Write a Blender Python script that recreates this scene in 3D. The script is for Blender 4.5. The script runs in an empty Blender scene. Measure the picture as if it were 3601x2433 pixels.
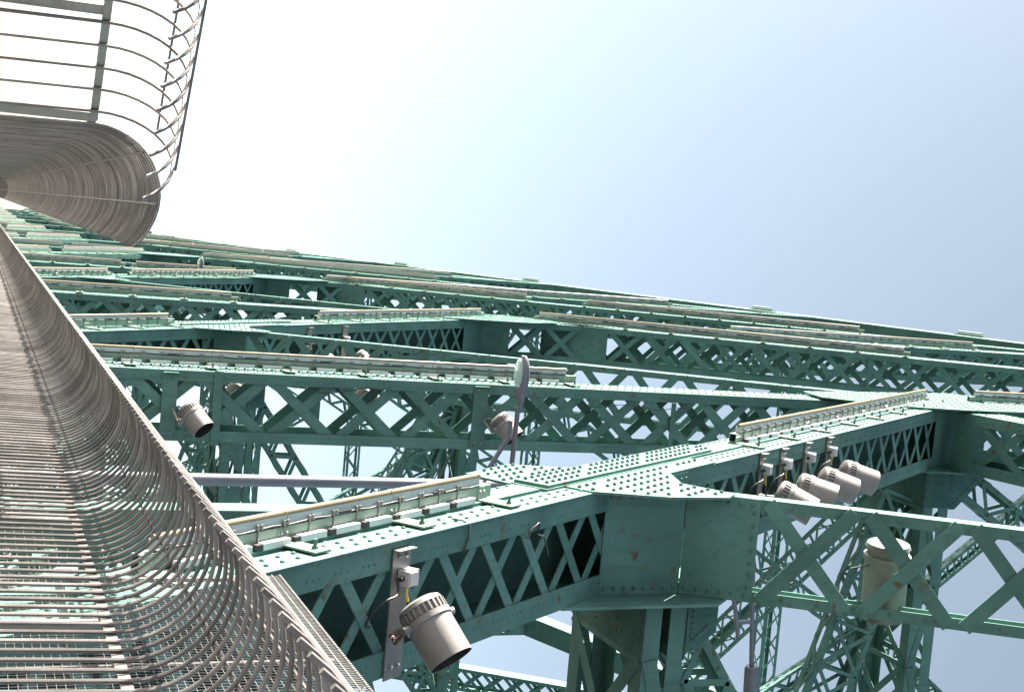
import bpy, math, random
from mathutils import Vector, Matrix
random.seed(7)
V = Vector
SC = bpy.context.scene
COL = SC.collection

# ------------------------------------------------------------------ camera
# eye at the origin, X = to the right across the bridge, Y = along the bridge, Z = up.
# the photographer turned the camera a quarter turn, so "up" in the place is "right" in the picture.
PW, PH, FPX = 3601.0, 2433.0, 5000.0
vy = V((-100 - PW / 2, 658 - PH / 2, FPX))
vzy = 1964 - PH / 2
vz = V(((-FPX * FPX - vy.y * vzy) / vy.x, vzy, FPX))
Yd = vy.normalized(); Zd = vz.normalized(); Xd = Yd.cross(Zd)
U = V((Xd.x, Yd.x, Zd.x)); R = V((Xd.y, Yd.y, Zd.y)); D = V((Xd.z, Yd.z, Zd.z))
cam = bpy.data.cameras.new('camera'); camo = bpy.data.objects.new('camera', cam); COL.objects.link(camo)
m = Matrix.Identity(4)
for i in range(3):
    m[i][0] = U[i]; m[i][1] = -R[i]; m[i][2] = -D[i]
camo.matrix_world = m
cam.sensor_width = 36.0; cam.lens = 36.0 * FPX / PW; cam.clip_start = 0.05; cam.clip_end = 20000
SC.camera = camo

# ------------------------------------------------------------------ sky, sun, exposure
SUN = V((-0.84, 0.37, 0.40)).normalized()          # towards the sun
w = bpy.data.worlds.new('World'); SC.world = w; w.use_nodes = True
nt = w.node_tree; bg = nt.nodes['Background']
sky = nt.nodes.new('ShaderNodeTexSky'); sky.sky_type = 'NISHITA'; sky.sun_disc = False
sky.sun_elevation = math.asin(SUN.z); sky.sun_rotation = math.atan2(SUN.x, SUN.y)
sky.altitude = 50; sky.air_density = 0.75; sky.dust_density = 1.6; sky.ozone_density = 0.0
hsv = nt.nodes.new('ShaderNodeHueSaturation'); hsv.inputs['Saturation'].default_value = 0.66; hsv.inputs['Hue'].default_value = 0.482
nt.links.new(sky.outputs[0], hsv.inputs['Color']); nt.links.new(hsv.outputs[0], bg.inputs[0]); bg.inputs[1].default_value = 0.05
sl = bpy.data.lights.new('sun', 'SUN'); sl.energy = 5.0; sl.angle = math.radians(0.5); sl.color = (1.0, 0.94, 0.82)
so = bpy.data.objects.new('sun', sl); COL.objects.link(so)
so.rotation_euler = SUN.to_track_quat('Z', 'Y').to_euler(); so.location = (-60, 40, 60)
SC.cycles.max_bounces = 5; SC.cycles.diffuse_bounces = 1; SC.cycles.glossy_bounces = 2
SC.view_settings.view_transform = 'Standard'; SC.view_settings.look = 'None'
SC.view_settings.exposure = 2.65; SC.view_settings.gamma = 1.0; SC.view_settings.use_curve_mapping = False

# ------------------------------------------------------------------ helpers
class MB:
    def __init__(s): s.v = []; s.f = []
    def add(s, vs, fs):
        o = len(s.v); s.v += [tuple(p) for p in vs]; s.f += [tuple(i + o for i in q) for q in fs]
    def box(s, o, a, b, c):                       # corner + three edge vectors
        o, a, b, c = V(o), V(a), V(b), V(c)
        if a.cross(b).dot(c) < 0: a, b = b, a
        s.add([o, o + a, o + a + b, o + b, o + c, o + a + c, o + a + b + c, o + b + c],
              [(0, 3, 2, 1), (4, 5, 6, 7), (0, 1, 5, 4), (1, 2, 6, 5), (2, 3, 7, 6), (3, 0, 4, 7)])
    def cbox(s, c, a, b, d):                      # centre + three full edge vectors
        a, b, d = V(a), V(b), V(d); s.box(V(c) - a / 2 - b / 2 - d / 2, a, b, d)
    def abox(s, x0, x1, y0, y1, z0, z1): s.box((x0, y0, z0), (x1 - x0, 0, 0), (0, y1 - y0, 0), (0, 0, z1 - z0))
    def prism(s, pts, d):                         # polygon pts pushed along d
        n = len(pts); pts = [V(p) for p in pts]; d = V(d)
        nrm = V((0, 0, 0))
        for i in range(n): nrm += pts[i].cross(pts[(i + 1) % n])
        if nrm.dot(d) < 0: pts = pts[::-1]
        s.add(pts + [p + d for p in pts], [tuple(range(n - 1, -1, -1)), tuple(range(n, 2 * n))] +
              [(i, (i + 1) % n, n + (i + 1) % n, n + i) for i in range(n)])
    def tube(s, pts, r, n=8, cap=True):
        pts = [V(p) for p in pts]; k = len(pts); rs = r if isinstance(r, (list, tuple)) else [r] * k
        t0 = (pts[1] - pts[0]).normalized()
        u = t0.orthogonal().normalized(); vs = []
        for i, p in enumerate(pts):
            t = (pts[min(i + 1, k - 1)] - pts[max(i - 1, 0)]).normalized()
            u = (u - t * u.dot(t)).normalized(); b = t.cross(u)
            for j in range(n):
                a = 2 * math.pi * j / n; vs.append(p + (u * math.cos(a) + b * math.sin(a)) * rs[i])
        fs = [(i * n + j, i * n + (j + 1) % n, (i + 1) * n + (j + 1) % n, (i + 1) * n + j) for i in range(k - 1) for j in range(n)]
        if cap: fs += [tuple(range(n - 1, -1, -1)), tuple(range((k - 1) * n, k * n))]
        s.add(vs, fs)
    def lathe(s, o, ax, prof, n=24, up=None):     # prof: list of (distance along axis, radius)
        o, ax = V(o), V(ax).normalized(); u = ax.orthogonal().normalized() if up is None else up; b = ax.cross(u); vs = []
        for (h, r) in prof:
            for j in range(n):
                a = 2 * math.pi * j / n; vs.append(o + ax * h + (u * math.cos(a) + b * math.sin(a)) * r)
        s.add(vs, [(i * n + j, i * n + (j + 1) % n, (i + 1) * n + (j + 1) % n, (i + 1) * n + j) for i in range(len(prof) - 1) for j in range(n)])
    def stud(s, p, d, r, h, n=6, dome=True):      # rivet or bolt head on a surface
        d = V(d).normalized(); u = d.orthogonal().normalized(); b = d.cross(u); p = V(p); vs = []
        for (hh, rr) in ((0, r), (h * .6, r * (.86 if dome else 1)), (h, r * (.45 if dome else .92))):
            for j in range(n):
                a = 2 * math.pi * j / n; vs.append(p + d * hh + (u * math.cos(a) + b * math.sin(a)) * rr)
        s.add(vs, [(i * n + j, i * n + (j + 1) % n, (i + 1) * n + (j + 1) % n, (i + 1) * n + j) for i in range(2) for j in range(n)] + [tuple(range(2 * n, 3 * n))])
    def mesh(s, name, mat, smooth=None):
        me = bpy.data.meshes.new(name); me.from_pydata(s.v, [], s.f); me.update()
        if mat: me.materials.append(mat)
        if smooth: me.polygons.foreach_set('use_smooth', [True] * len(me.polygons)); me.set_sharp_from_angle(angle=math.radians(smooth))
        return me
    def build(s, name, mat, parent=None, smooth=None, kind=None):
        return link(name, s.mesh(name, mat, smooth), parent, kind=kind)

def link(name, me, parent=None, mat4=None, kind=None):
    o = bpy.data.objects.new(name, me); COL.objects.link(o)
    if parent is not None:
        o.parent = parent
        if parent.type == 'EMPTY': o.matrix_parent_inverse = Matrix.Translation(-parent.location)
    if mat4 is not None: o.matrix_basis = mat4
    if kind: o['kind'] = kind
    return o
def tag(o, label, cat=None, group=None):
    o['label'] = label
    if cat: o['category'] = cat
    if group: o['group'] = group
    return o
def thing(name, loc, label, cat, group=None):
    o = bpy.data.objects.new(name, None); COL.objects.link(o); o.location = loc; o.empty_display_size = .2
    return tag(o, label, cat, group)
def frame(o, x, y, z):
    mm = Matrix.Identity(4)
    for i in range(3): mm[i][0] = x[i]; mm[i][1] = y[i]; mm[i][2] = z[i]; mm[i][3] = o[i]
    return mm
def unit_box(name, a, b, c, mat):
    mb = MB(); mb.cbox((0, 0, 0), (a, 0, 0), (0, b, 0), (0, 0, c)); return mb.mesh(name, mat)

# ------------------------------------------------------------------ materials
def material(name, col, rough=.5, metal=0, var=.12, nscale=3.0, rust=0.0, bump=.15, bscale=40, fine=.06, spec=.5, streak=0.0, rnd=.10):
    mt = bpy.data.materials.new(name); mt.use_nodes = True; t = mt.node_tree; n = t.nodes; L = t.links
    b = n['Principled BSDF']; b.inputs['Metallic'].default_value = metal; b.inputs['Specular IOR Level'].default_value = spec
    tc = n.new('ShaderNodeTexCoord'); geo = n.new('ShaderNodeNewGeometry')
    def noise(sc, det=4):
        q = n.new('ShaderNodeTexNoise'); q.inputs['Scale'].default_value = sc; q.inputs['Detail'].default_value = det; L.new(geo.outputs['Position'], q.inputs['Vector']); return q
    n1 = noise(nscale); n2 = noise(nscale * 14, 3)
    def mix(fac, a, bb, mode='MIX'):
        q = n.new('ShaderNodeMix'); q.data_type = 'RGBA'; q.blend_type = mode
        if isinstance(fac, float): q.inputs[0].default_value = fac
        else: L.new(fac, q.inputs[0])
        for i, vv in ((6, a), (7, bb)):
            if isinstance(vv, tuple): q.inputs[i].default_value = vv + (1,)
            else: L.new(vv, q.inputs[i])
        return q.outputs[2]
    def ramp(src, a, bb):
        q = n.new('ShaderNodeMapRange'); q.inputs[1].default_value = a; q.inputs[2].default_value = bb; L.new(src, q.inputs[0]); return q.outputs[0]
    c1 = tuple(max(0, v * (1 - var)) for v in col); c2 = tuple(min(1, v * (1 + var)) for v in col)
    cc = mix(ramp(n1.outputs[0], .35, .65), c1, c2)
    cc = mix(ramp(n2.outputs[0], .3, .7), cc, mix(fine * 4 if fine * 4 < 1 else 1.0, cc, tuple(v * .7 for v in col)))
    oi = n.new('ShaderNodeObjectInfo')
    hs = n.new('ShaderNodeHueSaturation'); L.new(cc, hs.inputs['Color']); L.new(ramp(oi.outputs['Random'], -.0, 1.0), hs.inputs['Value'])
    hs2 = n.new('ShaderNodeMapRange'); hs2.inputs[3].default_value = 1 - rnd; hs2.inputs[4].default_value = 1 + rnd; L.new(oi.outputs['Random'], hs2.inputs[0]); L.new(hs2.outputs[0], hs.inputs['Value'])
    cc = hs.outputs[0]
    if rust > 0:
        r1 = noise(9.0, 8); r2 = noise(.9, 2)
        mul = n.new('ShaderNodeMath'); mul.operation = 'MULTIPLY'
        L.new(ramp(r1.outputs[0], .62 - rust * .1, .70), mul.inputs[0]); L.new(ramp(r2.outputs[0], .48, .62), mul.inputs[1])
        cc = mix(mul.outputs[0], cc, (.12, .055, .025))
    if streak > 0:
        mp = n.new('ShaderNodeMapping'); mp.inputs['Scale'].default_value = (9, 9, .7); L.new(geo.outputs['Position'], mp.inputs[0])
        q = n.new('ShaderNodeTexNoise'); q.inputs['Scale'].default_value = 1.6; q.inputs['Detail'].default_value = 5; L.new(mp.outputs[0], q.inputs['Vector'])
        ml = n.new('ShaderNodeMath'); ml.operation = 'MULTIPLY'; ml.inputs[1].default_value = streak; L.new(ramp(q.outputs[0], .52, .75), ml.inputs[0])
        cc = mix(ml.outputs[0], cc, tuple(v * .45 for v in col))
    L.new(cc, b.inputs['Base Color'])
    rr = n.new('ShaderNodeMapRange'); rr.inputs[3].default_value = max(.05, rough - .08); rr.inputs[4].default_value = min(1, rough + .1); L.new(n2.outputs[0], rr.inputs[0]); L.new(rr.outputs[0], b.inputs['Roughness'])
    if bump > 0:
        bp = n.new('ShaderNodeBump'); bp.inputs['Strength'].default_value = bump; bp.inputs['Distance'].default_value = .01
        q = noise(bscale, 4); L.new(q.outputs[0], bp.inputs['Height']); L.new(bp.outputs[0], b.inputs['Normal'])
    return mt
PAINT = material('green_bridge_paint', (.096, .192, .167), .5, var=.15, nscale=1.7, rust=.3, streak=.35, spec=.12)
PAINTD = material('green_bridge_paint_old', (.060, .130, .115), .55, var=.16, rust=1.0, streak=.5, spec=.12)
BOLT = material('painted_bolt', (.08, .152, .132), .5, var=.2, bump=0, spec=.15)
PALE = material('pale_green_channel_paint', (.17, .235, .19), .4, var=.06, bump=.05)
GALV = material('galvanised_steel', (.135, .123, .12), .45, metal=.3, var=.3, nscale=4, bump=.1, bscale=90, rnd=.38)
GALVP = material('galvanised_plate', (.22, .21, .20), .4, metal=.4, var=.1, nscale=8, bump=.05)
ALU = material('brushed_aluminium', (.42, .43, .46), .38, metal=.3, var=.06, bump=.05)
TUBE = material('amber_diffuser_tube', (.20, .148, .088), .35, var=.06, bump=0)
FLOOD = material('floodlight_grey_paint', (.21, .192, .188), .45, var=.07, nscale=6, bump=.1, streak=.25)
DRUM = material('drum_beige_paint', (.17, .185, .16), .5, var=.1, nscale=5, bump=.1, streak=.3)
DARK = material('black_rubber', (.02, .02, .022), .55, var=.2, bump=0)
INNER = material('floodlight_dark_inside', (.03, .03, .03), .5, var=.2, bump=0)
WHITE = material('white_plastic', (.5, .5, .53), .4, var=.04, bump=0)
RUST = material('rusty_steel', (.09, .05, .03), .75, var=.4, nscale=9, bump=.3)
POLE = material('grey_lamp_pole', (.17, .175, .21), .45, metal=.3, var=.1, streak=.3)
YELLOW = material('yellow_cable_tag', (.55, .42, .06), .5, var=.1, bump=0)
STEEL = material('stainless_bolt', (.4,.4,.4), .3, metal=.8, var=.1, bump=0)
CONC = material('concrete', (.36, .35, .33), .85, var=.15, nscale=2, bump=.4, bscale=25, streak=.2)
ASPH = material('asphalt', (.055, .055, .056), .9, var=.25, nscale=1.2, bump=.5, bscale=60)
WATER = material('river_water', (.03, .06, .07), .12, var=.3, nscale=.05, bump=.4, bscale=.5)
CONES = None
gl = bpy.data.materials.new('lamp_lens'); gl.use_nodes = True
g = gl.node_tree.nodes['Principled BSDF']; g.inputs['Base Color'].default_value = (.55, .75, .68, 1); g.inputs['Roughness'].default_value = .08; g.inputs['Transmission Weight'].default_value = .35
LENS = gl

# ------------------------------------------------------------------ dimensions
C = 2.4                     # distance from the eye to the outer face of the near truss
WD = .438 * C               # width of the truss members across the bridge
DECK = -1.65                # deck level below the eye
DP = .29 * C                # depth of the heavy members in the truss plane
X0, X1 = C, C + WD
XM = 11.7                   # middle of the roadway
def YZ(y, z): return V((0, y * C, z * C))
K = 13
YK = [8.8 + 6.55 * (k - 1) for k in range(K)]
ZP = [8.1, 6.95, 5.5, 4.3, 3.35, 2.6, 2.1, 1.8, 1.7, 1.7, 1.7, 1.7, 1.7]
ZT = [21.0, 18.7, 16.4, 14.2, 11.9, 9.65, 6.9, 5.4, 4.9, 4.6, 4.4, 4.4, 4.4]
ZB = -1.35

# ------------------------------------------------------------------ the setting: deck, road, river
def struct(name, mat, *boxes):
    mb = MB()
    for b_ in boxes: mb.abox(*b_)
    o = mb.build(name, mat); o['kind'] = 'structure'; return o
struct('river', WATER, (-3000, 3000, -3000, 6000, -47.2, -47.0))
struct('sidewalk', CONC, (-3.0, 2.3, -30, 400, DECK - .25, DECK))
struct('kerb', CONC, (3.62, 3.95, -30, 400, DECK - .25, DECK + .55))
struct('road', ASPH, (3.951, 19.45, -30, 400, DECK - .3, DECK - .1))
for i, x in enumerate((7.05, 10.2, 13.3, 16.4)):
    mb = MB()
    for q in range(26): mb.abox(x - .06, x + .06, -20 + q * 9, -17 + q * 9, DECK - .096, DECK - .092)
    o = mb.build('road_marking', WHITE); o['kind'] = 'structure'

# ------------------------------------------------------------------ truss members
LACE = [0]
def lacing(mb_or_parent, o, t, e1, nrm, s0, s1, g0, g1, pitch, bw, th, mat, objs, batten_every=0):
    """crossed flat bars on the face through o spanned by t (along) and e1 (across)"""
    n = max(1, round((s1 - s0) / pitch)); p = (s1 - s0) / n; gap = g1 - g0
    L = math.hypot(p * .86, gap + .08); ang = math.atan2(gap + .08, p * .86)
    me = None
    for i in range(n):
        cen = o + t * (s0 + (i + .5) * p) + e1 * ((g0 + g1) / 2)
        for sg in (1, -1):
            an_ = ang + random.uniform(-.012, .012); dr = t * math.cos(an_) + e1 * math.sin(an_) * sg; ac = dr.cross(nrm)
            off = nrm * (th * (.55 if sg > 0 else 1.62))
            if objs and LACE[0] < 296:
                if me is None: me = unit_box('lacing_bar', L, bw, th, mat)
                link('lacing_bar', me, mb_or_parent[1], frame(cen + off, dr, nrm.cross(dr), nrm)); LACE[0] += 1
            else:
                mb_or_parent[0].cbox(cen + off, dr * L, ac * bw, nrm * th)
def heavy(truss, name, a, b, front=1, closed=False, lace=None, ends=(.9, .9), mids=(), rows=2, objs=False, pitch=1.0, fl=.16, bw=.15,
          x0=X0, wd=WD, dp=DP, cover=None, rivets=True, solid=False, side=1, label=None, rstep=.15):
    """box member; a-b is its front outer edge, depth runs away from the camera"""
    a, b = V(a), V(b); a.x = b.x = x0; t = (b - a).normalized(); L = (b - a).length
    e1 = V((1, 0, 0)); nb = t.cross(e1)
    mid = (a + b) / 2
    if nb.dot(V((0, mid.y, mid.z))) * front < 0: nb = -nb
    th = .018; mb = MB()
    mb.box(a, t * L, e1 * th, nb * dp); mb.box(a + e1 * (wd - th), t * L, e1 * th, nb * dp)
    tf = .02
    for q in (-tf, dp):
        o = a + nb * q
        if solid: mb.box(o, t * L, e1 * wd, nb * tf)
        else:
            mb.box(o, t * L, e1 * fl, nb * tf); mb.box(o + e1 * (wd - fl), t * L, e1 * fl, nb * tf)
    if closed: mb.box(a + nb * (dp * .93) + e1 * th, t * L, e1 * (wd - 2 * th), nb * .012)
    root = mb.build(name, PAINT, truss)
    if label: root['label'] = label
    lb = MB()
    stops = [0.0, ends[0]] + [v for q in mids for v in q] + [L - ends[1], L]
    if not solid:
        segs = [(stops[i], stops[i + 1]) for i in range(1, len(stops) - 1, 2)]
        solids = [(stops[i], stops[i + 1]) for i in range(0, len(stops), 2)]
        for (p, q) in segs:
            if q - p < .5: continue
            lacing((lb, root), a + nb * .001, t, e1, nb, p, q, fl, wd - fl, pitch, bw, .012, PAINT, objs)
            if not closed: lacing((lb, root), a + nb * dp, t, e1, -nb, p + .2, q - .2, fl, wd - fl, pitch, bw, .012, PAINT, False)
            for s in [p + (q - p) * (j + .5) / 2 for j in range(2)] if objs and not closed else []:
                mm = MB(); mm.box(a - nb * .075 + t * s + e1 * fl, t * .08, e1 * (wd - 2 * fl), nb * .015); mm.build('stay_plate', PAINT, root)
        for (p, q) in solids:
            if q - p < .1: continue
            mm = MB(); mm.box(a + t * p - nb * (tf + .013) + e1 * .004, t * (q - p), e1 * (wd - .008), nb * .012); mm.build('batten_plate', PAINT, root)
            if rivets:
                rv = MB(); n = max(2, int((q - p) / .12))
                for j in range(n):
                    for xx in (.07, wd - .07): rv.stud(a + t * (p + .06 + j * (q - p - .12) / (n - 1)) - nb * (tf + .0125) + e1 * xx, -nb, .017, .014)
                for j in range(6):
                    for ss in (p + .05, q - .05): rv.stud(a + t * ss - nb * (tf + .0125) + e1 * (.2 + j * (wd - .4) / 5), -nb, .015, .012)
                rv.build('batten_rivets', BOLT, root, kind='stuff')
    if lb.v: lb.build('lacing', PAINT, root, kind='stuff')
    so_ = a; face = 0
    if cover:
        for (p, q, n0, n1, ct) in cover:
            mm = MB(); mm.box(a + t * p + nb * n0 - e1 * ct, t * (q - p), nb * (n1 - n0), e1 * (ct - .0005)); mm.build('cover_plate', PAINT, root)
    if rivets:
        rv = MB(); n = int(L / rstep)
        for j in range(n):
            s = (j + .5) * rstep
            for ri in range(rows):
                fr = (.12, .88, .28, .72, .5)[ri] * dp
                x = -.0005
                if cover:
                    for (p, q, n0, n1, ct) in cover:
                        if p <= s <= q and n0 <= fr <= n1: x = -ct - .0005
                rv.stud(a + t * (s + (.5 * rstep if ri > 1 else 0)) + nb * fr + e1 * x, -e1, .02, .017)
        # small rivet groups on the front flange where the lacing lands
        for j in range(int(L / (pitch / 2))):
            for q in range(3):
                for xx in (fl * .62, wd - fl * .62):
                    rv.stud(a + t * (j * pitch / 2 + q * .07 + .1) - nb * (tf - .0005) + e1 * xx, -nb, .012, .009, n=5)
        rv.build('rivets', BOLT, root, kind='stuff')
    return dict(o=root, a=a, t=t, n=nb, L=L, dp=dp, x0=x0)
def light(truss, name, a, b, x0=X0, wd=WD, dep=.2, bar=.14, pitch=1.0, objs=False, front=1, rivets=True, ends=(.9, .5), label=None, p0=0.0):
    """light member: two angles with one plane of crossed flats"""
    a, b = V(a), V(b); a.x = b.x = x0; t = (b - a).normalized(); L = (b - a).length; e1 = V((1, 0, 0)); nb = t.cross(e1); mid = (a + b) / 2
    if nb.dot(V((0, mid.y, mid.z))) * front < 0: nb = -nb
    mb = MB(); th = .014; leg = .1
    mb.box(a, t * L, e1 * th, nb * dep); mb.box(a + e1 * (wd - th), t * L, e1 * th, nb * dep)
    mb.box(a + e1 * th, t * L, e1 * leg, nb * th); mb.box(a + e1 * (wd - th - leg), t * L, e1 * leg, nb * th)
    mb.box(a + e1 * th + nb * (dep - th), t * L, e1 * leg, nb * th); mb.box(a + e1 * (wd - th - leg) + nb * (dep - th), t * L, e1 * leg, nb * th)
    root = mb.build(name, PAINT, truss)
    if label: root['label'] = label
    lb = MB(); lacing((lb, root), a, t, e1, -nb, ends[0], L - ends[1], .07, wd - .07, pitch, bar, .014, PAINT, objs)
    if lb.v: lb.build('lacing', PAINT, root, kind='stuff')
    mm = MB(); mm.box(a + t * p0 - nb * .016 + e1 * .003, t * (ends[0] - p0), e1 * (wd - .006), nb * .0155); mm.build('batten_plate', PAINT, root)
    if rivets:
        rv = MB()
        for j in range(int(L / .35)):
            for xx in (.06, wd - .06):
                rv.stud(a + t * (j * .35 + .1) - nb * .0005 + e1 * xx, -nb, .02, .016)
        for j in range(int((ends[0] - p0) / .12)):
            for xx in (.07, wd - .07): rv.stud(a + t * (p0 + j * .12 + .05) - nb * .0162 + e1 * xx, -nb, .02, .018)
        for j in range(7): rv.stud(a + t * (ends[0] - .05) - nb * .0162 + e1 * (.15 + j * (wd - .3) / 6), -nb, .022, .02)
        rv.build('rivets', BOLT, root, kind='stuff')
    return dict(o=root, a=a, t=t, n=nb, L=L, dp=dep, x0=x0)
BOLTME = None
def gusset(truss, pts, x, side, step, objs=False, th=.026, name='gusset_plate', inset=.07):
    """plate in the truss plane with a grid of bolts; pts in metres (y,z)"""
    global BOLTME
    mb = MB(); mb.prism([(x, p[0], p[1]) for p in pts], (-th * side, 0, 0)); root = mb.build(name, PAINT, truss)
    rv = MB(); n = len(pts)
    def inside(y, z):
        c = False
        for i in range(n):
            y1, z1 = pts[i]; y2, z2 = pts[(i + 1) % n]
            if (z1 > z) != (z2 > z) and y < (y2 - y1) * (z - z1) / (z2 - z1) + y1: c = not c
            ex, ez = y2 - y1, z2 - z1; l2 = ex * ex + ez * ez; u_ = max(0, min(1, ((y - y1) * ex + (z - z1) * ez) / l2))
            if math.hypot(y - y1 - u_ * ex, z - z1 - u_ * ez) < inset * .8: return False
        return c
    ys = [p[0] for p in pts]; zs = [p[1] for p in pts]
    ca, sa = math.cos(.9), math.sin(.9); cy, cz = sum(ys) / n, sum(zs) / n; N = int(3 / step)
    for i in range(-N, N):
        for j in range(-N, N):
            if (i * 7 + j * 3) % 11 == 0: continue
            y = cy + (i * ca * step - j * sa * step * .95); z = cz + (i * sa * step + j * ca * step * .95)
            if not inside(y, z): continue
            p = V((x - (th - .0005) * side, y, z))
            if objs:
                if BOLTME is None:
                    q = MB(); q.stud((0, 0, 0), (-1, 0, 0), .021, .021, n=6, dome=False); q.stud((-.021, 0, 0), (-1, 0, 0), .011, .009, n=6); BOLTME = q.mesh('bolt', BOLT)
                link('bolt', BOLTME, root, Matrix.Translation(p) @ Matrix.Rotation(random.random() * 3, 4, 'X'))
            else: rv.stud(p, (-side, 0, 0), .021, .019, n=6)
    if rv.v: rv.build('bolts', BOLT, root, kind='stuff')
    return root

near = thing('bridge_truss', (C, 2.25 * C, DECK), 'near riveted green steel truss with crossed lacing beside the walkway', 'bridge truss')
MEM = {}
PO = dict(label='vertical box post laced with crossed flat bars')
for k in range(1, K):
    det = k <= 3; y = YK[k]
    ends = [0.3, .9]
    MEM['post', k] = heavy(near, 'post', YZ(y, ZB), YZ(y, ZP[k]), objs=(k == 1), pitch=1.04, bw=.15, ends=ends, rivets=k <= 4, rows=4 if k == 1 else 2, rstep=.14 if k == 1 else .18)
    MEM['upost', k] = heavy(near, 'upper_post', YZ(y, ZP[k] + .02), YZ(y, ZT[k]), pitch=1.04, ends=(.9, .9), rivets=k <= 4)
# lower diagonals
for k in range(1, K):
    z0 = {1: -1.22, 2: -1.55}.get(k, ZB)
    a, b = YZ(YK[k - 1], z0), YZ(YK[k] - .02, ZP[k] + .03)
    L = (b - a).length; half = L * .5
    jl = {1: (V((0, 5.30 * C, 2.60 * C)) - a).length}.get(k, half)
    cov = [(jl - 1.05, L - .6, DP * .42, DP * .97, .03), (1.2, jl - 1.1, DP * .5, DP * .93, .03), (.5, jl - .75, -.034, DP * .40, .014), (jl + 2.35, L - .9, -.034, DP * .38, .014)] if k <= 3 else None
    MEM['diag', k] = heavy(near, 'diagonal', a, b, closed=True, objs=k <= 1, pitch=.66, bw=.10, fl=.21, ends=(.6, 1.0), mids=((jl - .08, jl + 1.55),), cover=cov,
                           rivets=k <= 4, rows=2 if k > 1 else 3, rstep=.17)
    MEM['diag', k]['jl'] = jl
# upper diagonals and the mid chord towards the camera
for k in range(2, K):
    a, b = YZ(YK[k] + .25, ZP[k] + .9), YZ(YK[k - 1] + .1, ZT[k - 1] - 1.0)
    MEM['udiag', k] = heavy(near, 'upper_diagonal', a, b, objs=(k == 2), pitch=1.0, bw=.14, fl=.15, ends=(1.9, .8), rivets=k <= 4, rstep=.16)
MEM['mid', 1] = heavy(near, 'mid_chord', YZ(8.5, 6.84), YZ(2.2, 8.1), pitch=1.1, fl=.2, ends=(.4, .5), rows=4)
# sub-diagonals and hangers
SUBJ = {}
for k in range(1, K):
    d = MEM['diag', k]; jp = d['a'] + d['t'] * d['jl']; SUBJ[k] = jp
    if k == 1: a, b = YZ(5.32, 2.70), YZ(2.3, 7.55)
    elif k == 2: a, b = YZ(12.2, 1.80), YZ(9.15, 7.0)
    else: a, b = V((0, jp.y, jp.z)), YZ(YK[k - 1] + .3, ZP[k - 1])
    MEM['sub', k] = light(near, 'sub_diagonal', a, b, objs=k <= 2, pitch=1.0, bar=.145, rivets=k <= 3, ends=(1.2, .6), p0=.47)
    yv = 5.42 if k == 1 else jp.y / C + .2
    MEM['hang', k] = heavy(near, 'hanger_post', YZ(yv, ZB), V((0, yv * C, jp.z - .55 * C)), x0=X0 + .36, wd=.36, dp=.3, solid=True, rivets=False, ends=(.2, .2))
# closing plate at the nearest diagonal's node
for k in (1, 2):
    jp = SUBJ[k]; S = MEM['sub', k]; p1 = S['a'] + S['t'] * .46 - S['n'] * .01; p0 = V((X0, jp.y - .10 * C, jp.z - .12 * C))
    dv = p1 - p0; mm = MB(); nrm = dv.cross(V((1, 0, 0))).normalized(); nrm = nrm if nrm.y < 0 else -nrm
    mm.box(p0 + V((.002, 0, 0)), dv, V((WD - .004, 0, 0)), -nrm * .014); pl = mm.build('closing_plate', PAINT, near)
    rv = MB()
    for j in range(8):
        for xx in (.07, WD - .07): rv.stud(p0 + dv * ((j + .5) / 8) + V((xx, 0, 0)) + nrm * .0005, nrm, .024, .018, n=8)
    rv.build('rivets', BOLT, pl, kind='stuff')
# chords
for k in range(0, K - 1):
    heavy(near, 'top_chord', YZ(YK[k], ZT[k]), YZ(YK[k + 1], ZT[k + 1]), solid=True, rivets=False, dp=.9)
heavy(near, 'bottom_chord', YZ(-2, ZB), YZ(YK[-1], ZB), solid=True, rivets=False, dp=.8, front=-1)
# gusset plates
for k in range(1, 5):
    d = MEM['diag', k]; jp = SUBJ[k]; t, n = d['t'], d['n']
    ob = k == 1
    def sn(lst): return [(jp.y + (t.y * s + n.y * q) * C, jp.z + (t.z * s + n.z * q) * C) for s, q in lst]
    if k <= 3:
        gusset(near, sn([(-.45, .292), (-.42, .52), (-.05, .54), (.14, .31), (.14, .292)]), X0 - .001, 1, .14, objs=ob)
        gusset(near, sn([(-.30, -.012), (-.12, -.27), (.10, -.43), (.215, -.41), (.235, -.16), (.44, -.012), (.95, -.012), (.95, .115), (-.30, .115)]), X0 - .002, 1, .155, objs=ob)
        gusset(near, sn([(-.42, .128), (1.25, .128), (1.38, .2), (1.25, .288), (-.42, .288)]), X0 - .032, 1, .125, objs=ob, th=.03, name='splice_plate')
    y, z = YK[k] * C, ZP[k] * C
    P = [(8.45, 6.30), (8.38, 6.81), (8.43, 7.45), (8.75, 7.95), (9.12, 7.95), (9.5, 7.5), (9.3, 6.67), (9.12, 5.9), (8.78, 5.85)]
    gusset(near, [(y + (p - 8.8) * C, z + (q - 6.95) * C) for p, q in P], X0 - .034, 1, .13, objs=ob and False)
    gusset(near, [(y + (p - 8.8) * C, z + (q - 6.95) * C) for p, q in P], X1 + .001, -1, .2)
    if k <= 3: gusset(near, sn([(-.45, .0), (-.42, .52), (.2, .3), (1.2, .28), (.9, .0), (.3, -.4), (.12, -.42)]), X1 + .001, -1, .16)

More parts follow.
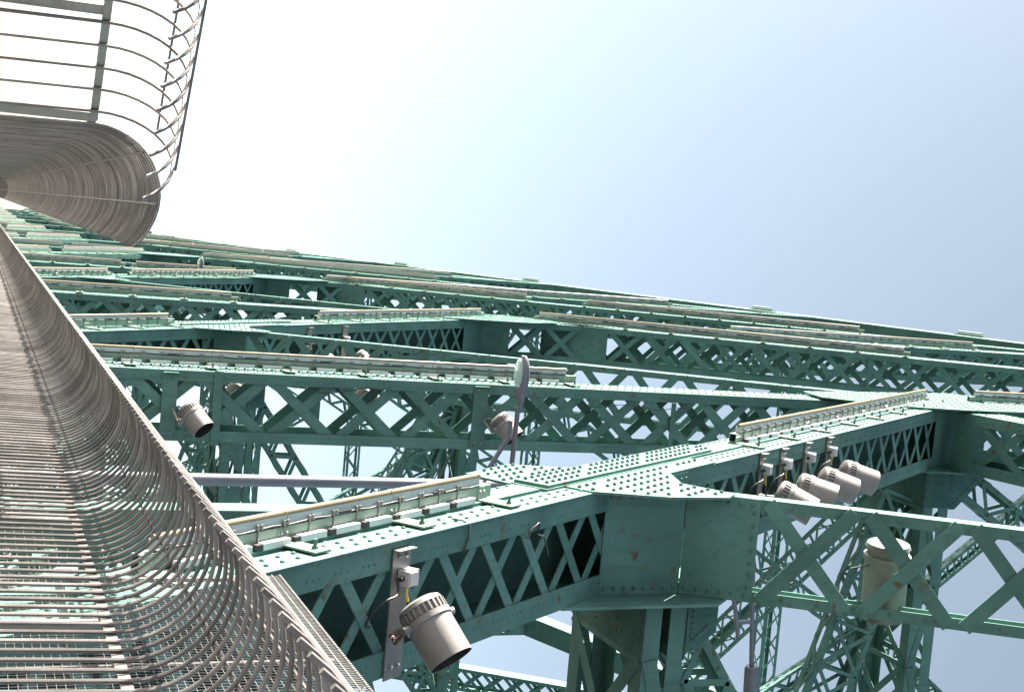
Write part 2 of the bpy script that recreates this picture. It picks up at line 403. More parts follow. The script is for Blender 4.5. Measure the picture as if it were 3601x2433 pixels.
# ------------------------------------------------------------------ laced box struts (cross frames, far truss)
def laced_box(root, name, a, b, e1, e2, w, h, leg, bar, pitch, plate0=0, plate1=0, rivets=False, objs=False):
    """four corner angles along a-b, zigzag bars on the four faces; a-b is the centre line"""
    a, b, e1, e2 = V(a), V(b), V(e1), V(e2); t = (b - a).normalized(); L = (b - a).length
    e1 = (e1 - t * e1.dot(t)).normalized(); e2 = (e2 - t * e2.dot(t) - e1 * e2.dot(e1)).normalized()
    mb = MB(); th = .016
    for s1 in (1, -1):
        for s2 in (1, -1):
            o = a + e1 * s1 * w / 2 + e2 * s2 * h / 2
            mb.box(o, t * L, e1 * -s1 * min(leg, w * .36), e2 * -s2 * th); mb.box(o + e2 * -s2 * th, t * L, e1 * -s1 * th, e2 * -s2 * min(leg, h * .36))
    part = mb.build(name, PAINT, root); lb = MB()
    for (ax, wd, nn, hh) in ((e1, w, e2, h), (e2, h, e1, w)):
        for sg in (1, -1):
            if wd > .5 and (plate0 or plate1):
                for (p, q) in ((0, plate0), (L - plate1, L)):
                    if q - p > .01:
                        mm = MB(); mm.box(a + t * p + nn * sg * (hh / 2 + .002) - ax * (wd / 2 + .01), t * (q - p), ax * (wd + .02), nn * sg * .012); mm.build('batten_plate', PAINTD, part)
                if rivets:
                    rv = MB()
                    for j in range(int((plate0) / .14)):
                        for q in range(4): rv.stud(a + t * (.07 + j * .14) + nn * sg * (hh / 2 + .0135) + ax * (wd * (-.45 + .3 * q)), nn * sg, .02, .016)
                    rv.build('rivets', BOLT, part, kind='stuff')
            g = wd - leg * .6; n = max(1, round((L - plate0 - plate1) / (pitch * (1 if wd > .5 else .7)))); p = (L - plate0 - plate1) / n
            for i in range(n):
                c0 = a + t * (plate0 + i * p) + nn * sg * (hh / 2 + .006); c1 = c0 + t * p
                s_ = 1 if i % 2 else -1
                q0, q1 = c0 + ax * s_ * g / 2, c1 - ax * s_ * g / 2; dv = q1 - q0
                lb.cbox((q0 + q1) / 2, dv, dv.cross(nn).normalized() * bar, nn * .012)
                if wd > .9:
                    lb.cbox(c0, t * bar * .8, ax * g, nn * .014)
                    q0, q1 = c0 - ax * s_ * g / 2, c1 + ax * s_ * g / 2; dv = q1 - q0
                    lb.cbox((q0 + q1) / 2 + nn * sg * .013, dv, dv.cross(nn).normalized() * bar, nn * .012)
    lb.build('lacing', PAINT, part, kind='stuff')
    return part
XF = 2 * XM - X1            # inner face of the far truss
ORD = ['nearest', 'second', 'third', 'fourth', 'fifth', 'sixth', 'seventh', 'eighth', 'ninth', 'tenth', 'eleventh', 'twelfth']
EY, EZ = V((0, 1, 0)), V((0, 0, 1))
def xlace(root, p0, p1, wy, hz, plate0=0, rivets=False):
    return laced_box(root, 'brace', p0, p1, EZ, EY, hz, wy, .1, .075, max(hz, .5) * .9, plate0=plate0, plate1=.3, rivets=rivets)
for k in range(1, K):
    y = YK[k] * C; z = ZP[k] * C
    fr = thing('cross_frame', (XM, y, DECK), ORD[k - 1] + ' laced cross frame braced between the posts of the two trusses', 'cross frame', 'cross frames at the posts')
    laced_box(fr, 'strut', (X1 + .03, y + .85, z + .05), (XF - .03, y + .85, z + .05), EY, EZ, 1.7, .55, .24, .13, 1.5, plate0=.8, plate1=.8, rivets=k <= 2)
    zt = ZT[k] * C
    laced_box(fr, 'top_strut', (X1 + .03, y + .4, zt - .4), (XF - .03, y + .4, zt - .4), EY, EZ, .8, .8, .12, .08, .9)
    for s in (1, -1):
        def XX(d): return (X1 + .1 + d) if s > 0 else (XF - .1 - d)
        HX = XM - X1 - .1; oy = .02 * s; za = min(z + .8 + HX * 1.6, zt - 1.3)
        xlace(fr, V((XX(.6), y + .45 + oy, z - .45)), V((XX(HX), y + .45 + oy, z - 2.9)), .35, .95, rivets=False)
        xlace(fr, V((XX(.2), y + .5 + oy, z + .8)), V((XX(HX), y + .5 + oy, za)), .3, .55)
        if zt - za > 5: xlace(fr, V((XX(.1), y + .56 + oy, zt - 1.2)), V((XX(HX), y + .56 + oy, za + .6)), .3, .5)
        mm = MB(); cz = (z - 2.9, za)[s < 0]; mm.prism([(XM - .6, y + .20, cz - .5), (XM + .6, y + .20, cz - .5), (XM + .8, y + .20, cz + .4), (XM - .8, y + .20, cz + .4)], (0, .014, 0)); mm.build('gusset_plate', PAINTD, fr)
    jy, jz = SUBJ[k].y, SUBJ[k].z
    fj = thing('sub_frame', (XM, jy, DECK), ORD[k - 1] + ' lighter cross frame running from the middle of a diagonal', 'cross frame', 'cross frames at the diagonals')
    laced_box(fj, 'strut', (X1 + .03, jy + .85 - .3, jz + .45), (XF - .03, jy + .55, jz + .45), EY, EZ, 1.75, .45, .26, .16, 1.7, plate0=.62, plate1=.6, rivets=k <= 2)
    for s in (1, -1):
        def XX(d): return (X1 + .1 + d) if s > 0 else (XF - .1 - d)
        xlace(fj, V((XX(.3), jy + .3 + .02 * s, jz + .8)), V((XX(XM - X1 - .1), jy + .3 + .02 * s, jz + 6.2)), .35, .5)
    if k <= 2:
        for (fr_, yy, zz, hh, wdt) in ((fj, jy - .345, jz + .68, .34, .55), (fr, y - .02, z + .33, .62, .85)):
            mm = MB(); mm.prism([(X1 + .01, yy, zz), (X1 + .01, yy, zz + hh), (X1 + .35, yy, zz + hh), (X1 + wdt, yy, zz + .12), (X1 + wdt, yy, zz)], (0, .014, 0)); gp = mm.build('gusset_plate', PAINTD, fr_)
            rv = MB()
            for q in range(7):
                for (ex, ez) in ((X1 + .08, zz + .06 + q * (hh - .12) / 6), (X1 + .30 + (wdt - .42) * q / 6, zz + hh - .1 - (hh - .2) * q / 6), (X1 + .1 + q * (wdt - .2) / 6, zz + .06)): rv.stud((ex, yy - .0005, ez), (0, -1, 0), .022, .018)
            rv.build('rivets', BOLT, gp, kind='stuff')
    if k <= 6:
        # laterals in plan between this frame and the next
        la = thing('lateral_brace', (XM, jy, z), ORD[k - 1] + ' slender laced lateral brace crossing above the roadway', 'lateral brace', 'lateral braces over the roadway')
        yn = YK[k + 1] * C if k + 1 < K else y + 15
        laced_box(la, 'brace', (X1 + .2, y + 1.2, z + .2), (XF - .2, yn + .4, ZP[min(k + 1, K - 1)] * C), EZ, EY, .45, .5, .08, .055, .5)

far = thing('far_truss', (XF, YK[1] * C, DECK), 'far green steel truss on the other side of the roadway', 'bridge truss')
LACE[0] = 999
for k in range(1, K):
    y = YK[k]
    heavy(far, 'post', YZ(y, ZB), YZ(y, ZP[k]), x0=XF, pitch=1.04, rivets=False); heavy(far, 'upper_post', YZ(y, ZP[k] + .02), YZ(y, ZT[k]), x0=XF, pitch=1.04, rivets=False)
    heavy(far, 'diagonal', YZ(YK[k - 1], ZB), YZ(y - .02, ZP[k]), x0=XF, closed=True, pitch=.8, rivets=False)
    if k > 1: heavy(far, 'upper_diagonal', YZ(y + .25, ZP[k] + .9), YZ(YK[k - 1] + .1, ZT[k - 1] - 1), x0=XF, pitch=1.0, rivets=False)
    light(far, 'sub_diagonal', YZ((YK[k] + YK[k - 1]) / 2, (ZB + ZP[k]) / 2), YZ(YK[k - 1] + .3, ZP[k - 1]), x0=XF, rivets=False)
    heavy(far, 'top_chord', YZ(YK[k - 1], ZT[k - 1]), YZ(y, ZT[k]), x0=XF, solid=True, rivets=False, dp=.9)
heavy(far, 'bottom_chord', YZ(-2, ZB), YZ(YK[-1], ZB), x0=XF, solid=True, rivets=False, dp=.8, front=-1)

# ------------------------------------------------------------------ walkway fences
FR = .44
ZRAIL = .769
def hook_profile(r, end, lean, zb, n=16):
    """(inward distance, z) of a fence bar: leaning upright then a hook over the walkway"""
    pr = [(lean * (ZRAIL - zb), zb), (0, ZRAIL)]
    pr[0] = (lean * (ZRAIL - zb), zb)
    for i in range(1, n + 1):
        th = end * i / n
        pr.append((r * (1 - math.cos(th)), ZRAIL + r * math.sin(th)))
    return pr
def fence(name, label, base, along, inward, L, step, r, end, posts, limit, rod_angles, rim_angle, lean=.03, br=.0078, seg=14, zb=DECK + .04, rod_off=.014, rod_r=.0075):
    base, along, inward = V(base), V(along).normalized(), V(inward).normalized()
    root = thing(name, (base.x, base.y, DECK), label, 'fence')
    pr = hook_profile(r, end, lean, zb, seg)
    q = MB(); q.tube([inward * p[0] + EZ * p[1] for p in pr], br, 7); bm = q.mesh('bar', GALV, smooth=50)
    n = int(L / step); st = MB()
    for i in range(n):
        p = base + along * (step * (i + .5) + random.uniform(-.004, .004))
        if i < limit:
            link('bar', bm, root, Matrix.Translation(p) @ Matrix.Rotation(random.uniform(-.006, .006), 4, 'Z'))
        else:
            sp = [pr[0]] + pr[1::2] if (len(pr) % 2 == 0) else pr
            st.tube([p + inward * a_ + EZ * z_ for a_, z_ in sp], br, 5, cap=False)
    if st.v: st.build('far_bars', GALV, root, smooth=50, kind='stuff')
    def lng(nm, i_, z_, a, b): 
        mb = MB(); mb.box(base + inward * i_ + EZ * z_, along * L, inward * a, EZ * b); mb.build(nm, GALVP, root)
    lng('top_rail', -.022, ZRAIL - .045, .012, .055)
    lng('mid_rail', -.022 + lean * 1.15, ZRAIL - 1.2, .012, .05)
    lng('bottom_rail', -.022 + lean * (ZRAIL - zb), zb + .05, .03, .06)
    for th in rod_angles:
        rr = r + rod_off
        mb = MB(); c_ = base + inward * (r - rr * math.cos(th)) + EZ * (ZRAIL + rr * math.sin(th))
        mb.tube([c_ + along * .07, c_ + along * L], rod_r, 6); mb.build('rod', GALV, root, smooth=50)
    th = rim_angle; rr = r + .02
    mb = MB(); c_ = base + inward * (r - rr * math.cos(th)) + EZ * (ZRAIL + rr * math.sin(th))
    mb.tube([c_ + along * .07, c_ + along * L], .0095, 8); mb.build('rim_rail', GALV, root, smooth=50)
    me = None
    for s in posts:
        if me is None:
            mb = MB(); mb.cbox((0, 0, 0), along * .075, inward * .05, EZ * (ZRAIL - DECK)); me = mb.mesh('post', GALVP)
        o = link('post', me, root, Matrix.Translation(base + along * s - inward * .05 + EZ * ((ZRAIL + DECK) / 2)))
    return root
A = 2.1
fence('walkway_fence', 'long grey steel fence with bars hooked over the walkway, truss side', (A, 1.2, 0), (0, 1, 0), (-1, 0, 0), 124, .147, FR, math.radians(146),
      [2.4 * i + 1.3 for i in range(51)], 298, (math.radians(52), math.radians(86)), math.radians(118), lean=.028, br=.0115)
XL = -.514
fence('hooked_fence', 'far grey fence tunnel curling inward against the white sky', (XL, 10.27, 0), (0, 1, 0), (1, 0, 0), 120, .15, .475, math.radians(139),
      [2.4 * i for i in range(50)], 298, (math.radians(48), math.radians(96)), math.radians(120), lean=.02, br=.0095, rod_off=-.016, rod_r=.009)
pa, pb = V((-.52, 10.19, 0)), V((-2.35, 8.62, 0)); al = (pb - pa).normalized(); inn = V((-al.y, al.x, 0)); inn = inn if inn.x > 0 and inn.y < 0 else -inn
fence('angled_fence_panel', 'short angled grey fence panel with widely spaced hooked bars against the sky', pa, al, inn, (pb - pa).length, .178, .475, math.radians(146),
      [.01, .875, 2.1], 60, (math.radians(52),), math.radians(96), lean=.02, br=.0122)
fence('outer_fence', 'grey hooked fence along the outer edge left of the walkway', (-2.35, -6, 0), (0, 1, 0), (1, 0, 0), 14.6, .15, .475, math.radians(139), [2.4 * i for i in range(7)], 0, (math.radians(52),), math.radians(96), lean=.02)

# wire mesh guard beyond the fence
gd = thing('mesh_guard', (2.27, 6.0, DECK), 'thin strip of fine wire mesh guard rising behind the walkway fence', 'mesh guard')
gx = 2.27
for zz in (1.862, 1.90, 1.945):
    mb = MB(); mb.tube([(gx, 4.6, zz), (gx, 8.75, zz)], .0045, 6); mb.build('rail', GALV, gd)
def wires(y0, y1, z0, z1, sp, r_):
    mb = MB()
    for i in range(int((y1 - y0) / sp)): mb.cbox((gx, y0 + i * sp, (z0 + z1) / 2), (r_, 0, 0), (0, r_, 0), (0, 0, z1 - z0))
    for i in range(int((z1 - z0) / sp)): mb.cbox((gx - r_, (y0 + y1) / 2, z0 + i * sp), (r_, 0, 0), (0, y1 - y0, 0), (0, 0, r_))
    return mb
wires(4.6, 8.75, DECK, 1.86, 0.042, .0019).build('mesh_wires', GALV, gd, kind='stuff')
mb = wires(8.8, 30, DECK, .70, .06, .0024); mb.build('low_mesh_wires', GALV, gd, kind='stuff')
mb = MB(); n = 150
for i in range(n):
    y_ = 4.6 + i * 4.15 / n; mb.cbox((gx, y_, 1.903), (.004, 0, 0), (0, .004, 0), (0, 0, .085)); mb.cbox((gx, y_, 1.948), (.016, 0, 0), (0, .012, 0), (0, 0, .012))
mb.build('crown_wires', GALVP, gd, kind='stuff')
for y_ in (5.3, 7.05, 8.72):
    mb = MB(); mb.abox(gx + .006, gx + .03, y_ - .015, y_ + .015, DECK, 1.9); mb.build('upright', GALV, gd)

# ------------------------------------------------------------------ line lights with amber tubes
def led(label, M, s0, s1, nfrac, group='amber line lights on the truss', det=2, modlen=1.22, out=.0):
    """line light mounted on the outer face of member M between distances s0..s1"""
    t, nb = M['t'], M['n']; a = M['a'] + nb * (M['dp'] * nfrac); o = -V((1, 0, 0))
    def P(s, x, q=0): return a + t * s + o * (x + out) + nb * q
    root = thing('line_light', P(s0, 0), label, 'line light', group)
    mb = MB(); L = s1 - s0
    ch = .105; b0 = .05
    mb.box(P(s0 - .12, b0, -.03), t * (L + .3), o * ch, nb * .008); mb.box(P(s0 - .12, b0, .06), t * (L + .3), o * ch, nb * .008)
    mb.box(P(s0 - .12, b0, -.022), t * (L + .3), o * .008, nb * .082); mb.box(P(s0 - .12, b0 + ch - .008, -.022), t * (L + .3), o * .008, nb * .082)
    mb.build('channel', PALE, root)
    hb = b0 + ch + .006; nm = max(1, round(L / modlen)); ml = L / nm
    for i in range(nm):
        p = s0 + i * ml
        mb = MB(); mb.box(P(p, hb, -.02), t * (ml - .006), o * .075, nb * .06); mb.build('housing', ALU, root)
        mb = MB(); mb.tube([P(p, hb + .087, .004), P(p + ml - .012, hb + .087, .004)], .024, 10); mb.tube([P(p + ml - .03, hb + .087, .004), P(p + ml - .004, hb + .087, .004)], .028, 10); mb.build('diffuser_tube', TUBE, root, smooth=50)
        if det:
            mb = MB(); mb.box(P(p + ml * .5 - .09, hb - .004, -.035), t * .18, o * .03, nb * .02); mb.build('connector', DARK, root)
        if det > 1:
            mb = MB(); mb.box(P(p + ml * .22, hb + .022, -.0215), t * .1, o * .026, nb * .002); mb.build('sticker', WHITE, root)
    if det:
        mb = MB()
        cl = MB(); cl.box(P(0, b0 - .012, -.040) - P(0, 0), t * .012, o * (ch + .045), nb * .008); cl.tube([P(0, b0 + ch + .012, -.036) - P(0, 0), P(0, b0 + ch + .05, -.036) - P(0, 0)], .011, 6)
        cl.tube([P(.04, b0 + ch + .012, -.036) - P(0, 0), P(.04, b0 + ch + .05, -.036) - P(0, 0)], .011, 6)
        cm = cl.mesh('clamp', GALVP)
        n = int(L / .29)
        for i in range(n):
            M4 = Matrix.Translation(P(s0 + .12 + i * .29, 0))
            link('clamp', cm, root, M4)
        # cable lying on the channel
        mb = MB(); mb.tube([P(s0 + i * L / 24, b0 + ch + .012 + .006 * math.sin(i * 2.1), -.027) for i in range(25)], .008, 6); mb.build('cable', DARK, root)
    nmnt = max(2, round(L / 1.25) + 1)
    for i in range(nmnt):
        s = s0 - .06 + i * (L + .1) / (nmnt - 1)
        mb = MB(); mb.box(P(s - .09, .03 - out, .07), t * .18, o * .014, nb * -min(.46, M['dp'] * nfrac + .1)); mb.box(P(s - .09, .044 - out, -.034), t * .12, o * .1, nb * .004)
        mb.box(P(s - .05, -.001 - out, -.06), t * .1, o * .031, nb * .05); mp = mb.build('mounting_plate', PALE, root)
        if det:
            mb = MB(); q = -min(.33, M['dp'] * nfrac) + .02
            mb.stud(P(s, .044 - out, q), o, .024, .02, n=6, dome=False); mb.tube([P(s, .06 - out, q), P(s, .115 - out, q)], .014, 8); mb.build('stud', BOLT, mp)
            mb = MB()
            for dd in (-.05, .01): mb.stud(P(s + dd, b0 + .06, -.0345), -nb, .014, .014)
            mb.build('bolt_pair', STEEL, mp)
    if det > 1:
        # white power supplies lying between channel and plate
        n = int(L / .42)
        for i in range(n):
            mb = MB(); mb.box(P(s0 + .15 + i * .42, .034, -.1), t * .3, o * .05, nb * .055); mb.build('power_supply', WHITE, root)
            mb = MB(); mb.box(P(s0 + .09 + i * .42, .034, -.095), t * .055, o * .045, nb * .045); mb.build('plug', DARK, root)
    return root
def s_at(M, z): return (z * C - M['a'].z) / M['t'].z
D1, D2, D3 = MEM['diag', 1], MEM['diag', 2], MEM['diag', 3]
led('amber line light on the nearest diagonal, just above the fence rim', D1, s_at(D1, .62), s_at(D1, 1.92), .62)
led('amber line light high on the nearest diagonal, above the row of four floodlights', D1, s_at(D1, 3.95), s_at(D1, 6.95), .62)
P1 = MEM['post', 1]
led('longest amber line light running up the nearest lattice post', P1, s_at(P1, .5), s_at(P1, 3.9), .68)
led('amber line light at right edge above the dark node plate', MEM['upost', 1], s_at(MEM['upost', 1], 7.35), s_at(MEM['upost', 1], 9.4), .55)
led('short amber line light low on the second diagonal', D2, s_at(D2, .3), s_at(D2, 1.68), .6, det=1)
led('amber line light on upper half of the second diagonal, ending at the node', D2, s_at(D2, 3.3), s_at(D2, 5.75), .6, det=1)
U2 = MEM['udiag', 2]
led('amber line light along the second upper diagonal, past the street lamp', U2, s_at(U2, 6.35), s_at(U2, 10.0), .3, det=1)
P2 = MEM['post', 2]; UP2 = MEM['upost', 2]
led('amber line light on the lower second post by the fence', P2, s_at(P2, .6), s_at(P2, 2.7), .6, det=1)
led('amber line light high on the second post below the sky edge', UP2, s_at(UP2, 8.9), s_at(UP2, 12.6), .6, det=1)
U3 = MEM['udiag', 3]
led('amber line light on the third upper diagonal close to the sky edge', U3, s_at(U3, 8.8), s_at(U3, 12.2), .3, det=1)
for k in range(3, K):
    d, p_, u, up = MEM['diag', k], MEM['post', k], MEM['udiag', k], MEM['upost', k]
    zp = ZP[k]; nm = ORD[k - 1]; dt = 1 if k == 3 else 0
    for (M_, z0_, z1_, lab) in ((d, zp * .03, zp * .42, 'lower half of the %s diagonal'), (d, zp * .5, zp * .98, 'upper half of the %s diagonal'), (p_, .2, zp * .5, 'foot of the %s post'),
                                (p_, zp * .55, zp * .9, 'middle of the %s post'), (u, zp + 1.0, zp + (ZT[k - 1] - zp) * .45, 'lower part of the %s upper diagonal'), (up, zp + 1, ZT[k] * .8, 'upper part of the %s post')):
        if k == 3 and M_ is u: z1_ = 8.0
        if z1_ - z0_ > .3: led('distant amber line light on the ' + lab % nm, M_, s_at(M_, z0_), s_at(M_, z1_), .5, group='distant amber line lights', det=dt, modlen=2.4)
# small fixtures on the top chord edge
for i, (yy, zz) in enumerate(((18.9, 15.35), (23.0, 13.85), (29.3, 11.65), (34.0, 10.0), (38.6, 8.2))):
    t_ = V((0, 6.55, -2.25)).normalized(); p = V((X0 - .05, yy * C, zz * C + .35))
    root = thing('chord_fixture', p, 'small white fixture on the top chord, %s from the right edge' % ['first', 'second', 'third', 'fourth', 'fifth'][i], 'fixture', 'fixtures along the top chord')
    mb = MB(); mb.box(p, t_ * 1.1, V((-.12, 0, 0)), V((0, .03, .12))); mb.build('body', WHITE, root)
    mb = MB(); mb.box(p + V((.0, 0, 0)) - t_ * .15, t_ * 1.4, V((.05, 0, 0)), V((0, .03, .14))); mb.build('bracket', PALE, root)

# ------------------------------------------------------------------ floodlights
def W(u, r, d): return (U * u + R * r + D * d).normalized()
def flood(label, back, axis, r=.165, L=.42, group='floodlights on the truss', mount=None, det=True, cat='floodlight', mat=None):
    FM = mat or FLOOD
    back, ax = V(back), V(axis).normalized(); up = ax.cross(V((1, .3, .2))).normalized()
    root = thing('floodlight', back, label, cat, group)
    mb = MB(); mb.lathe(back, ax, [(.0, .0), (.0, r * .75), (.02, r * .95), (.055, r * 1.02), (.06, r * .92), (.13, r * .92)], 32, up); mb.build('rear_cap', FM, root, smooth=40)
    mb = MB(); mb.lathe(back, ax, [(.13, r * .93), (.135, r * 1.06), (.18, r * 1.06), (.185, r * .99), (L, r * .99), (L, r * .95), (.19, r * .95)], 40, up); mb.build('barrel', FM, root, smooth=40)
    mb = MB(); mb.lathe(back, ax, [(L - .002, r * .948), (.2, r * .94), (.2, 0)], 32, up); mb.build('dark_inside', INNER, root, smooth=40)
    if det:
        b2 = ax.cross(up); fin = MB()
        fin.box(V((r * .915, -.008, .06)), (r * .13, 0, 0), (0, .016, 0), (0, 0, .07)); fm = fin.mesh('cooling_fin', FLOOD)
        for j in range(26):
            an = 2 * math.pi * j / 26; e = up * math.cos(an) + b2 * math.sin(an); link('cooling_fin', fm, root, frame(back, e, ax.cross(e), ax))
    if mount is not None:
        mt_ = V(mount); side = (mt_ - back - ax * .16); side = side - ax * side.dot(ax)
        mb = MB(); c_ = back + ax * .16
        e = ax.cross(side.normalized()).normalized()
        pts = [c_ + e * r * 1.08, c_ + e * r * 1.08 + side * .55, mt_ + e * .05, mt_ - e * .05, c_ - e * r * 1.08 + side * .55, c_ - e * r * 1.08]
        mb.tube(pts, .017, 6); mb.build('yoke', RUST if 'nearest big' in label else FLOOD, root)
        for sg in (1, -1):
            mb = MB(); mb.tube([c_ + e * sg * r * 1.0, c_ + e * sg * (r * 1.0 + .07)], .03, 8); mb.build('pivot', GALVP, root)
    return root
def bracket(label, M, s, width, x0, x1, off, box_at=None, cable=True, group='mounting plates on the truss'):
    """pale plate fixed across the front face of member M, with a junction box"""
    t, nb, a, e1 = M['t'], M['n'], M['a'], V((1, 0, 0)); f = -nb
    root = thing('mounting_bracket', a + t * s + f * off, label, 'bracket', group)
    o = a + t * s + f * off
    mb = MB(); mb.box(o + e1 * x0, t * width, e1 * (x1 - x0), f * .012); mb.box(o + e1 * x0, t * width, e1 * .012, f * .07); mb.build('plate', GALVP if box_at else PAINT, root)
    mb = MB()
    for dx in (.06, x1 - x0 - .1):
        for dt in (.3, .7): mb.stud(o + e1 * (x0 + dx) + t * width * dt + f * .0125, f, .018, .03)
    mb.build('bolts', STEEL, root)
    if box_at:
        c_ = o + e1 * (x0 + box_at) + t * width * .55 + f * .07
        mb = MB(); mb.cbox(c_, t * .12, e1 * .12, f * .1); mb.cbox(c_ + f * .055, t * .1, e1 * .1, f * .015); mb.cbox(c_ + t * .065, t * .012, e1 * .13, f * .11); mb.build('junction_box', WHITE, root)
        mb = MB(); mb.tube([c_ - t * .06, c_ - t * .1], .02, 8); mb.build('cable_gland', DARK, root)
        if cable:
            mb = MB(); g0 = c_ - t * .1; pts = []
            for i in range(22):
                u_ = i / 21; pts.append(g0 - t * (.34 * math.sin(u_ * 2.6) * u_ + .05 * u_) + e1 * (.33 * u_ + .03 * math.sin(u_ * 9)) + f * (-.03 + .06 * math.sin(u_ * 5)))
            mb.tube(pts, .011, 7); mb.build('cable', DARK, root, smooth=60)
            mb = MB(); q0 = c_ + e1 * .07; mb.tube([q0, q0 + e1 * .05, q0 + e1 * .12 + t * .02], .013, 7); mb.build('cable_tag', YELLOW, root)
            mb = MB(); mb.tube([q0 + e1 * .12 + t * .02, q0 + e1 * .2 + t * .06, q0 + e1 * .28 + t * .15], .01, 7); mb.build('lead', DARK, root)
    return root
def on(M, s, x, off): return M['a'] + M['t'] * s + V((x, 0, 0)) - M['n'] * off
s = s_at(D1, 1.30)
bracket('pale rust-stained plate with white junction box on the nearest diagonal', D1, s - .02, .23, .05, WD + .02, .03, box_at=.22)
flood('nearest big grey floodlight on the nearest diagonal, open mouth to the right', on(D1, s - .03, .40, .30), W(.52, .80, -.32), r=.18, L=.50, mount=on(D1, s + .1, .72, .05))
sA = s_at(P1, 1.24)
bracket('green box bracket on the post beside the fence rim', P1, sA - .22, .22, .03, WD - .02, .03)
flood('grey floodlight on the nearest post, close to the fence rim', on(P1, sA + .1, .50, .35), W(.62, .70, -.30), r=.17, L=.46, mount=on(P1, sA - .02, .55, .06))
sB = s_at(P1, 3.28)
bracket('green box bracket on the post behind the street lamp', P1, sB - .28, .24, .03, WD - .02, .03)
flood('grey floodlight partly behind the street lamp arm', on(P1, sB + .05, .48, .30), W(.62, .72, -.22), r=.17, L=.44, mount=on(P1, sB - .06, .55, .06))
for i, (zz, ax) in enumerate(((3.84, W(.86, .48, -.2)), (4.08, W(.93, .32, -.12)), (4.38, W(.92, .36, .05)), (4.68, W(.92, .34, .12)))):
    s = s_at(D1, zz)
    ordn = ['leftmost', 'second from left', 'third from left', 'rightmost'][i]
    bracket('pale plate with junction box above the %s floodlight in the row of four' % ordn, D1, s - .05, .15, .0, .62, .03, box_at=.2, cable=i != 2)
    flood('%s of four pinkish grey floodlights in a row on the nearest diagonal' % ordn, on(D1, s + .02, .45, .26), ax, r=.182, L=.5, mount=on(D1, s + .02, .55, .05), group='row of four floodlights')
for i, zz in enumerate((1.64, 2.5)):
    s = s_at(P1, zz)
    flood('round beige back of a floodlight seen through the post lacing, %s one' % ['left', 'right'][i], on(P1, s, .38, -DP - .05), W(.25, .1, 1), r=.15, L=.4, group='floodlights behind the post', mount=on(P1, s, .2, -DP), det=False)
for i, zz in enumerate((2.98, 3.42)):
    s = s_at(D2, zz)
    bracket('pale plate on the second diagonal, %s of two' % ['lower', 'upper'][i], D2, s - .05, .18, .05, .9, .03, box_at=.3)
    flood('small distant floodlight on the second diagonal, %s of two' % ['lower', 'upper'][i], on(D2, s + .25, .7, .28), W(.7, .6, -.2), r=.19, L=.5, group='floodlights on the second diagonal', mount=on(D2, s, .8, .05))
S1 = MEM['sub', 1]; s = s_at(S1, 3.58)
flood('large beige floodlight drum hung behind the nearest sub-diagonal', on(S1, s, .32, -.30), W(-.05, .98, .16), r=.22, L=.8, group='large floodlight drum', det=False, mat=DRUM)
mb = MB(); p = on(S1, s - .35, .62, -.2); mb.tube([p, p + S1['t'] * .3 - V((.1, 0, 0)), p + S1['t'] * .62 - V((.16, .0, 0))], .008, 6); o = mb.build('loose_cable', DARK); tag(o, 'thin black cable slung across the beige drum', 'cable')

mb = MB(); q = s_at(P1, 1.46); mb.box(on(P1, q, -.01, .04), P1['t'] * .13, V((WD + .06, 0, 0)), P1['n'] * .014); mb.build('strap_plate', PAINT, P1['o'])
# cables on the nearest diagonal
def cable(label, pts, r=.008):
    mb = MB(); mb.tube(pts, r, 7); o = mb.build('cable', DARK, smooth=60); tag(o, label, 'cable')
s = s_at(D1, 1.62)
cable('short black cable dropping over the diagonal flange', [on(D1, s, -.04, -.1), on(D1, s + .06, -.03, -.03), on(D1, s + .07, .0, .04), on(D1, s + .05, .1, .045), on(D1, s, .22, .04)])
s = s_at(D1, 1.95)
cable('black cable looping through the diagonal lacing near the node', [on(D1, s + .45 * i / 16 + (.07 if 3 < i < 7 else 0), .22 + .03 * math.sin(i * .9) - (.06 if 2 < i < 7 else 0) + (.03 * max(0, i - 9)), .05) for i in range(17)])
s = s_at(P1, 2.0)
cable('thin black cable sagging across the post lacing', [on(P1, s + .12 * i, .17 + .06 * math.sin(i * .5) + .004 * i, .03) for i in range(12)])
cable('thin wire across the upper post lacing', [on(P1, s_at(P1, 3.9) + .15 * i, .26 + .03 * math.sin(i * .8), .04) for i in range(15)], .006)

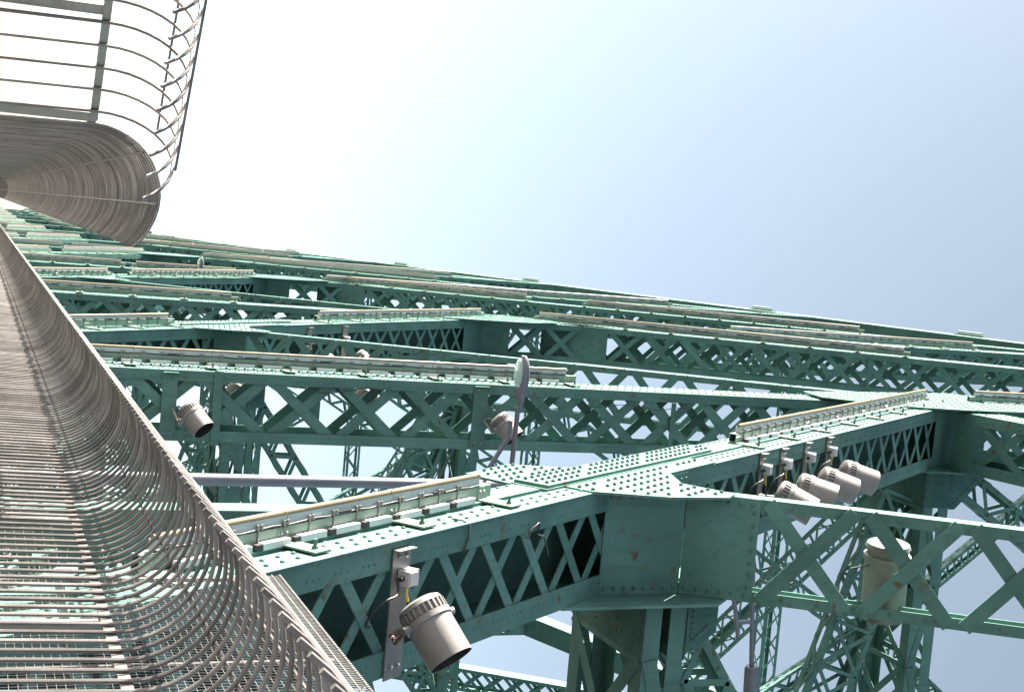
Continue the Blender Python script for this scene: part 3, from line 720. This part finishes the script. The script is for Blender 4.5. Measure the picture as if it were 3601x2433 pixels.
# ------------------------------------------------------------------ street lamps
def street_lamp(label, y, zarm=7.9, road=False):
    px = y / 5.25 if y < 25 else 3.8
    px = 3.81
    root = thing('street_lamp', (px, y, DECK), label, 'street lamp', 'street lamps along the truss')
    mb = MB(); mb.tube([(px, y, DECK), (px, y, zarm + (4.6 if road else .35))], [.10, .065], 14); mb.build('pole', POLE, root, smooth=50)
    mb = MB(); mb.tube([(px, y, zarm), (px - .6, y, zarm + .02), (2.6, y, zarm + .03)], .038, 10)
    mb.tube([(px, y, zarm - .42), (px - .25, y, zarm - .36), (px - .5, y, zarm - .22), (px - .72, y, zarm - .09), (px - 1.0, y, zarm - .07)], .036, 10); mb.build('arm', POLE, root, smooth=50)
    # cobra head
    hx, hz = 2.58, zarm + .02; prof = ((0, .05, .05), (.1, .085, .075), (.26, .12, .1), (.42, .145, .115), (.58, .15, .11), (.70, .12, .085), (.77, .06, .045))
    mb = MB(); n = 14; vs = []
    for (d_, wy, wz) in prof:
        for j in range(n):
            an = 2 * math.pi * j / n; q = math.sin(an); vs.append((hx - d_, y + math.cos(an) * wy, hz + (q * wz if q > 0 else q * wz * .55) + .03))
    mb.add(vs, [(i * n + j, i * n + (j + 1) % n, (i + 1) * n + (j + 1) % n, (i + 1) * n + j) for i in range(len(prof) - 1) for j in range(n)] + [tuple(range(n)), tuple(range(len(prof) * n - 1, (len(prof) - 1) * n - 1, -1))])
    mb.build('lamp_head', POLE, root, smooth=50)
    mb = MB(); vs = []
    rings = 5; mm_ = 18
    for i in range(rings):
        f_ = i / (rings - 1)
        for j in range(mm_):
            an = 2 * math.pi * j / mm_; rr = math.cos(f_ * math.pi / 2)
            vs.append((hx - .50 + math.cos(an) * .23 * rr, y + math.sin(an) * .118 * rr, hz - .012 - math.sin(f_ * math.pi / 2) * .085))
    mb.add(vs, [(i * mm_ + j, i * mm_ + (j + 1) % mm_, (i + 1) * mm_ + (j + 1) % mm_, (i + 1) * mm_ + j) for i in range(rings - 1) for j in range(mm_)]); mb.build('lens', LENS, root, smooth=60)
    if road:
        zr = zarm + 4.3
        mb = MB(); mb.tube([(px, y, zr), (px + 1.0, y, zr + .1), (px + 3.0, y, zr + .3)], .04, 10); mb.tube([(px + .2, y, zr - .75), (px + .9, y, zr - .45), (px + 2.0, y, zr - .12), (px + 2.45, y, zr - .02)], .036, 10)
        mb.cbox((px + 2.2, y, zr + .1), (.06, 0, 0), (0, .05, 0), (0, 0, .3)); mb.build('road_arm', POLE, root, smooth=50)
        mb = MB(); mb.lathe((px + 2.95, y, zr + .3), (1, 0, .1), [(0, .0), (0, .1), (.04, .12), (.7, .15), (.8, .1), (.82, 0)], 20); mb.build('road_lamp_head', POLE, root, smooth=50)
    return root
street_lamp('grey street lamp arm with glassy oval lens in front of the nearest post', 20.0, road=True)
street_lamp('small street lamp head against the second and third posts', 52.6)
street_lamp('tiny distant street lamp below the curled fence', 95.0)
street_lamp('tiniest distant street lamp near the vanishing point', 140.0)

for o in bpy.data.objects:
    if o.type == 'MESH': o.data.validate()
